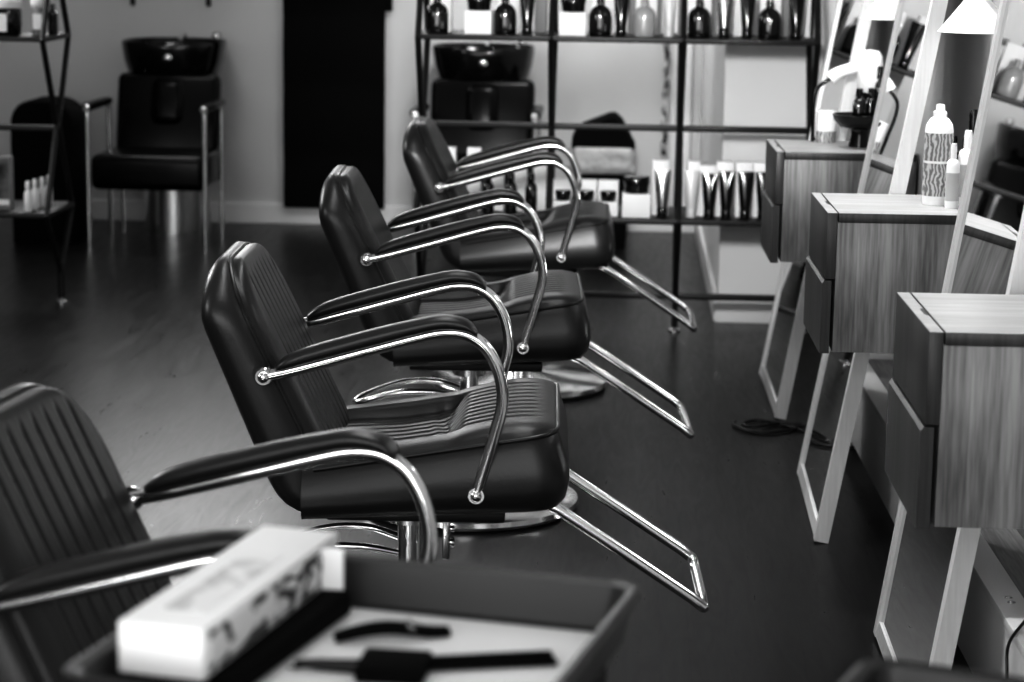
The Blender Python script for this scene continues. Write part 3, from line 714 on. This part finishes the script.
MB().rings([[(x * k, y, 0.485 + (z - 0.485) * k2) for x, z in sec] for y, k, k2 in ((-0.128, 0.96, 0.9), (-0.11, 1, 1), (0.11, 1, 1), (0.128, 0.96, 0.9))]).build('swing_lid', M['fabric'], r)

# black cloth on the back wall
r = thing('wall_hanging', 'tall black fabric panel hanging on the back wall between the basins', 'wall hanging', (-1.478, 11.12, 0))
mb = MB(); nx, nz = 14, 60; vs = []
for j in range(nz + 1):
    z = 0.09 + 2.3 * j / nz
    for i in range(nx + 1):
        x = -0.262 + 0.516 * i / nx
        y = -0.012 - 0.014 * abs(math.sin((z + 0.12 * (i / nx - 0.5) ** 2) / 0.36 * PI)) ** 0.6
        vs.append((x, y, z))
fs = [(j * (nx + 1) + i, j * (nx + 1) + i + 1, (j + 1) * (nx + 1) + i + 1, (j + 1) * (nx + 1) + i) for j in range(nz) for i in range(nx)]
mb.add(vs, fs).build('fabric_panel', M['fabric'], r)
MB().box((0.262, 0.0, 1.75), (0.05, 0.03, 1.32), 0.004).build('side_strip', M['fabric'], r)
MB().box((0, -0.01, 2.40), (0.58, 0.04, 0.05), 0.006).build('header_rail', M['black_steel'], r)
# wall shelf whose bracket feet show at the top of the picture
r = thing('wall_shelf', 'black wall shelf brackets at the top edge above the clear backwash chair', 'shelf', (-2.318, 11.15, 0))
for x in (-0.193, 0.193): MB().box((x, -0.012, 1.21), (0.022, 0.022, 0.22), 0.003).box((x, -0.10, 1.31), (0.022, 0.18, 0.022), 0.003).build('bracket', M['black_steel'], r)
MB().box((0, -0.11, 1.332), (0.7, 0.2, 0.022), 0.003).build('shelf_board', M['steel_edge'], r)
# mottled hanging strip by the door trim
mb = MB(); pts = []
for j in range(60):
    z = 0.33 + 1.6 * j / 59; pts.append((0.190 + 0.006 * math.sin(j * 1.3), 11.11 + 0.004 * math.cos(j * 2.1), z))
mb.tube(pts, [0.009 + 0.005 * abs(math.sin(j * 0.55)) for j in range(60)], 8)
for z in (0.45, 0.62, 0.80, 0.95): mb.lathe([(0.0, -0.02), (0.010, -0.012), (0.013, 0.0), (0.010, 0.012), (0.0, 0.02)], (0.183, 11.10, z), 8)
single('hanging_garland', mb, M['garland'], 'mottled narrow garland hanging beside the white door trim on the back wall', 'garland')

# ------------------------------------------------------------------ tool trolleys in the foreground
def make_trolley(label, loc, rz, w_, d, z, liner=True):
    r = thing('tool_trolley', label, 'trolley', loc, rz)
    h = 0.048; t = 0.008
    # pressed tray: outer wall, rolled rim, inner wall, floor; origin at the far right corner
    def rr_(e, zz): return [(x - w_ / 2, y - d / 2, zz) for x, y, _ in rrect(w_ / 2 + e, d / 2 + e, 0, 6, 0.022 + max(0, e))]
    rings = [rr_(-0.02, z - h - 0.004), rr_(-0.006, z - h - 0.002), rr_(0.004, z - 0.004), rr_(0.010, z - 0.004), rr_(0.011, z + 0.003), rr_(0.004, z + 0.005), rr_(-0.004, z + 0.001), rr_(-0.012, z - h + 0.006), rr_(-0.018, z - h + 0.002)]
    tr = MB().rings(rings).build('top_tray', M['tray'], r)
    if liner: MB().rings([rr_(-0.022, z - h + 0.0025), rr_(-0.022, z - h + 0.004)]).build('paper_liner', M['tray_paper'], tr)
    for x in (-0.03, -w_ + 0.03):
        for y in (-0.03, -d + 0.03):
            MB().tube([(x, y, z - h), (x, y, 0.07)], 0.009, 8).build('post', M['black_steel'], r)
            MB().disc((x, y - 0.012, 0.031), (0, 1, 0), 0.03, 0.024).box((x, y, 0.062), (0.03, 0.03, 0.02), 0.003).build('caster', M['black_plastic'], r)
    for zz in (0.18, 0.5):
        MB().box((-w_ / 2, -d / 2, zz), (w_ - 0.03, d - 0.03, 0.05), 0.012).build('drawer_tray', M['tray'], r)
    return r
TR = math.radians(-13)
TX, TY, TZ = 0.020, 2.138, 0.85
make_trolley('black tool trolley tray in the blurred foreground holding a white box', (TX, TY, 0), TR, 0.415, 0.42, TZ)
def tloc(x, y): c_, s_ = math.cos(TR), math.sin(TR); return (TX + c_ * x - s_ * y, TY + s_ * x + c_ * y)
ZF = TZ - 0.048 + 0.0042


def at_tray(o, x, y, z, a=0.0):
    q = tloc(x, y); o.location = (q[0], q[1], z); o.rotation_euler = (0, 0, TR + a)
o = MB().box((0, 0, 0.013), (0.105, 0.29, 0.026), 0.007, seg=3).build('tool_case', M['fabric'])
tag(o, 'flat black tool case under the white box on the foreground tray', 'case'); at_tray(o, -0.345, -0.185, ZF, -0.04)
r = thing('foil_box', 'long white printed carton lying across the blurred foreground tray', 'box')
w2, l2, hh = 0.0425, 0.172, 0.050
MB().box((0, 0, hh / 2), (2 * w2, 2 * l2, hh), 0.003).build('box_body', M['carton'], r)
MB().box((w2 + 0.0006, -0.01, hh * 0.47), (0.001, 2 * l2 * 0.86, hh * 0.78)).build('printed_side', M['box_print'], r)
MB().box((0.004, -0.03, hh + 0.0006), (0.040, 0.20, 0.001)).build('printed_top', M['box_top'], r)
MB().rings([[(x, y, z) for x, y in ((w2 + 0.001, l2 - 0.05), (w2 + 0.022, l2 - 0.046), (w2 + 0.022, l2 - 0.043), (w2 + 0.001, l2 - 0.047))] for z in (0.002, hh * 0.9)]).build('open_flap', M['carton'], r, smooth=False)
at_tray(r, -0.358, -0.180, ZF + 0.0262, 0.0)
# hair clip
r = thing('hair_clip', 'black hair clip lying on the pale tray liner', 'hair clip')
for sg in (-1, 1):
    MB().rings([[(-0.055 + 0.115 * f, sg * (0.004 + 0.006 * math.sin(PI * f)) + dy, 0.004 + 0.007 * math.sin(PI * min(1, f * 1.2)) + dz) for dy, dz in ((-.004, -.003), (.004, -.003), (.004, .003), (-.004, .003))] for f in [k / 10 for k in range(11)]]).build('jaw', M['fabric'], r)
MB().tube([(0.02, -0.012, 0.011), (0.02, 0.012, 0.011)], 0.004, 8).build('hinge', M['satin_chrome'], r)
at_tray(r, -0.225, -0.105, ZF + 0.0002, 0.50)
# tail comb
r = thing('tail_comb', 'black tail comb lying nearest on the foreground tray', 'comb')
MB().box((0.05, 0.006, 0.0035), (0.15, 0.010, 0.007), 0.001).tube([(-0.02, 0.006, 0.0035), (-0.13, 0.006, 0.0035)], [0.003, 0.0015], 8).build('spine', M['fabric'], r)
tm = MB()
for k in range(44): tm.box((-0.022 + 0.0034 * k, -0.009, 0.003), (0.0018, 0.022, 0.004))
tm.build('teeth', M['fabric'], r, smooth=False)
at_tray(r, -0.165, -0.175, ZF + 0.0002, 0.47)
# brush handle
r = thing('tint_brush', 'black tint brush lying beside the white box on the foreground tray', 'brush')
MB().tube([(-0.045, 0, 0.006), (-0.02, 0, 0.006), (0.02, 0, 0.006)], [0.004, 0.006, 0.008], 10, flat=0.7).build('handle', M['black_gloss'], r)
MB().box((0.05, 0, 0.0085), (0.065, 0.06, 0.016), 0.003).build('bristles', M['fabric'], r)
at_tray(r, -0.235, -0.215, ZF + 0.0002, 0.15)

make_trolley('dark tool trolley corner at the bottom right edge of the picture', (0.608, 1.770, 0), math.radians(-21), 0.40, 0.30, 0.855, False)

# ------------------------------------------------------------------ lights
def area(name, loc, target, size, sizey, power):
    l = bpy.data.lights.new(name, 'AREA'); l.shape = 'RECTANGLE'; l.size = size; l.size_y = sizey; l.energy = power
    o = bpy.data.objects.new(name, l); C.objects.link(o); o.location = loc
    o.rotation_euler = (Vector(target) - Vector(loc)).to_track_quat('-Z', 'Y').to_euler(); return o
def spot(name, loc, target, power, ang=60, blend=0.6, rad=0.05):
    l = bpy.data.lights.new(name, 'SPOT'); l.energy = power; l.spot_size = math.radians(ang); l.spot_blend = blend; l.shadow_soft_size = rad
    o = bpy.data.objects.new(name, l); C.objects.link(o); o.location = loc
    o.rotation_euler = (Vector(target) - Vector(loc)).to_track_quat('-Z', 'Y').to_euler(); return o
area('shopfront_light', (-0.5, -1.3, 1.65), (-0.2, 6, 0.7), 5.2, 2.3, 125)
area('back_glow', (-2.15, 10.95, 2.2), (-1.2, 4.5, 0.0), 1.3, 0.8, 21)
area('side_glow', (-3.8, 7.8, 2.0), (-0.5, 4.5, 0.7), 1.4, 0.9, 45)
area('ceiling_light', (-0.4, 4.6, 2.86), (-0.4, 4.6, 0), 0.4, 3.2, 20)
spot('station_light', (0.30, 3.9, 2.8), (0.72, 3.70, 0.88), 68, 34)
spot('station_light', (0.30, 5.4, 2.8), (0.68, 5.20, 0.88), 100, 34)
spot('station_light', (0.30, 6.8, 2.8), (0.66, 6.60, 0.88), 48, 34)
spot('shelf_fill', (-0.2, 3.0, 1.95), (0.0, 8.4, 0.95), 430, 26, 0.5, 0.2)  # added fill without a fixture, out of view, brightens shelf goods and partition
area('side_fill', (-3.6, 3.2, 2.1), (0.5, 5.0, 0.7), 1.2, 1.0, 22)
area('seat_glow', (-0.85, 10.95, 2.5), (-0.4, 4.5, 0.5), 1.1, 0.5, 8)
spot('wall_wash', (-0.2, 9.2, 2.8), (0.0, 11.1, 1.0), 145, 80, 0.8, 0.3)  # added wash without a fixture, lifts the middle and right of the back wall
spot('wall_wash', (-2.2, 9.0, 2.8), (-2.2, 11.1, 1.0), 38, 80, 0.8, 0.3)  # weaker added wash for the left of the back wall
for x, y in ((0.777, 5.05), (0.752, 6.46)):
    l = bpy.data.lights.new('lamp_bulb', 'POINT'); l.energy = 0.6; l.shadow_soft_size = 0.02
    o = bpy.data.objects.new('lamp_bulb', l); C.objects.link(o); o.location = (x, y, 1.30)
wd = bpy.data.worlds.new('World'); S.world = wd; wd.use_nodes = True
wd.node_tree.nodes['Background'].inputs[0].default_value = (0.5, 0.5, 0.5, 1); wd.node_tree.nodes['Background'].inputs[1].default_value = 0.05

# ------------------------------------------------------------------ camera
psi = math.radians(2.9); p = math.atan(411 / 2200); rr_ = .015
R0 = Vector((math.cos(psi), math.sin(psi), 0)); F = Vector((-math.sin(psi) * math.cos(p), math.cos(psi) * math.cos(p), -math.sin(p))); U0 = R0.cross(F)
Rr = math.cos(rr_) * R0 + math.sin(rr_) * U0; Uu = math.cos(rr_) * U0 - math.sin(rr_) * R0
cd = bpy.data.cameras.new('camera'); cam = bpy.data.objects.new('camera', cd); C.objects.link(cam)
cam.matrix_world = Matrix(((Rr.x, Uu.x, -F.x, 0), (Rr.y, Uu.y, -F.y, 0), (Rr.z, Uu.z, -F.z, 1.5), (0, 0, 0, 1)))
cd.sensor_width = 36; cd.lens = 2200 / 1024 * 36; cd.clip_start = 0.05
cd.dof.use_dof = True; cd.dof.focus_distance = 4.5; cd.dof.aperture_fstop = 4.6
S.camera = cam
S.view_settings.view_transform = 'Standard'; S.view_settings.look = 'None'
S.view_settings.exposure = 0.8; S.view_settings.gamma = 0.72
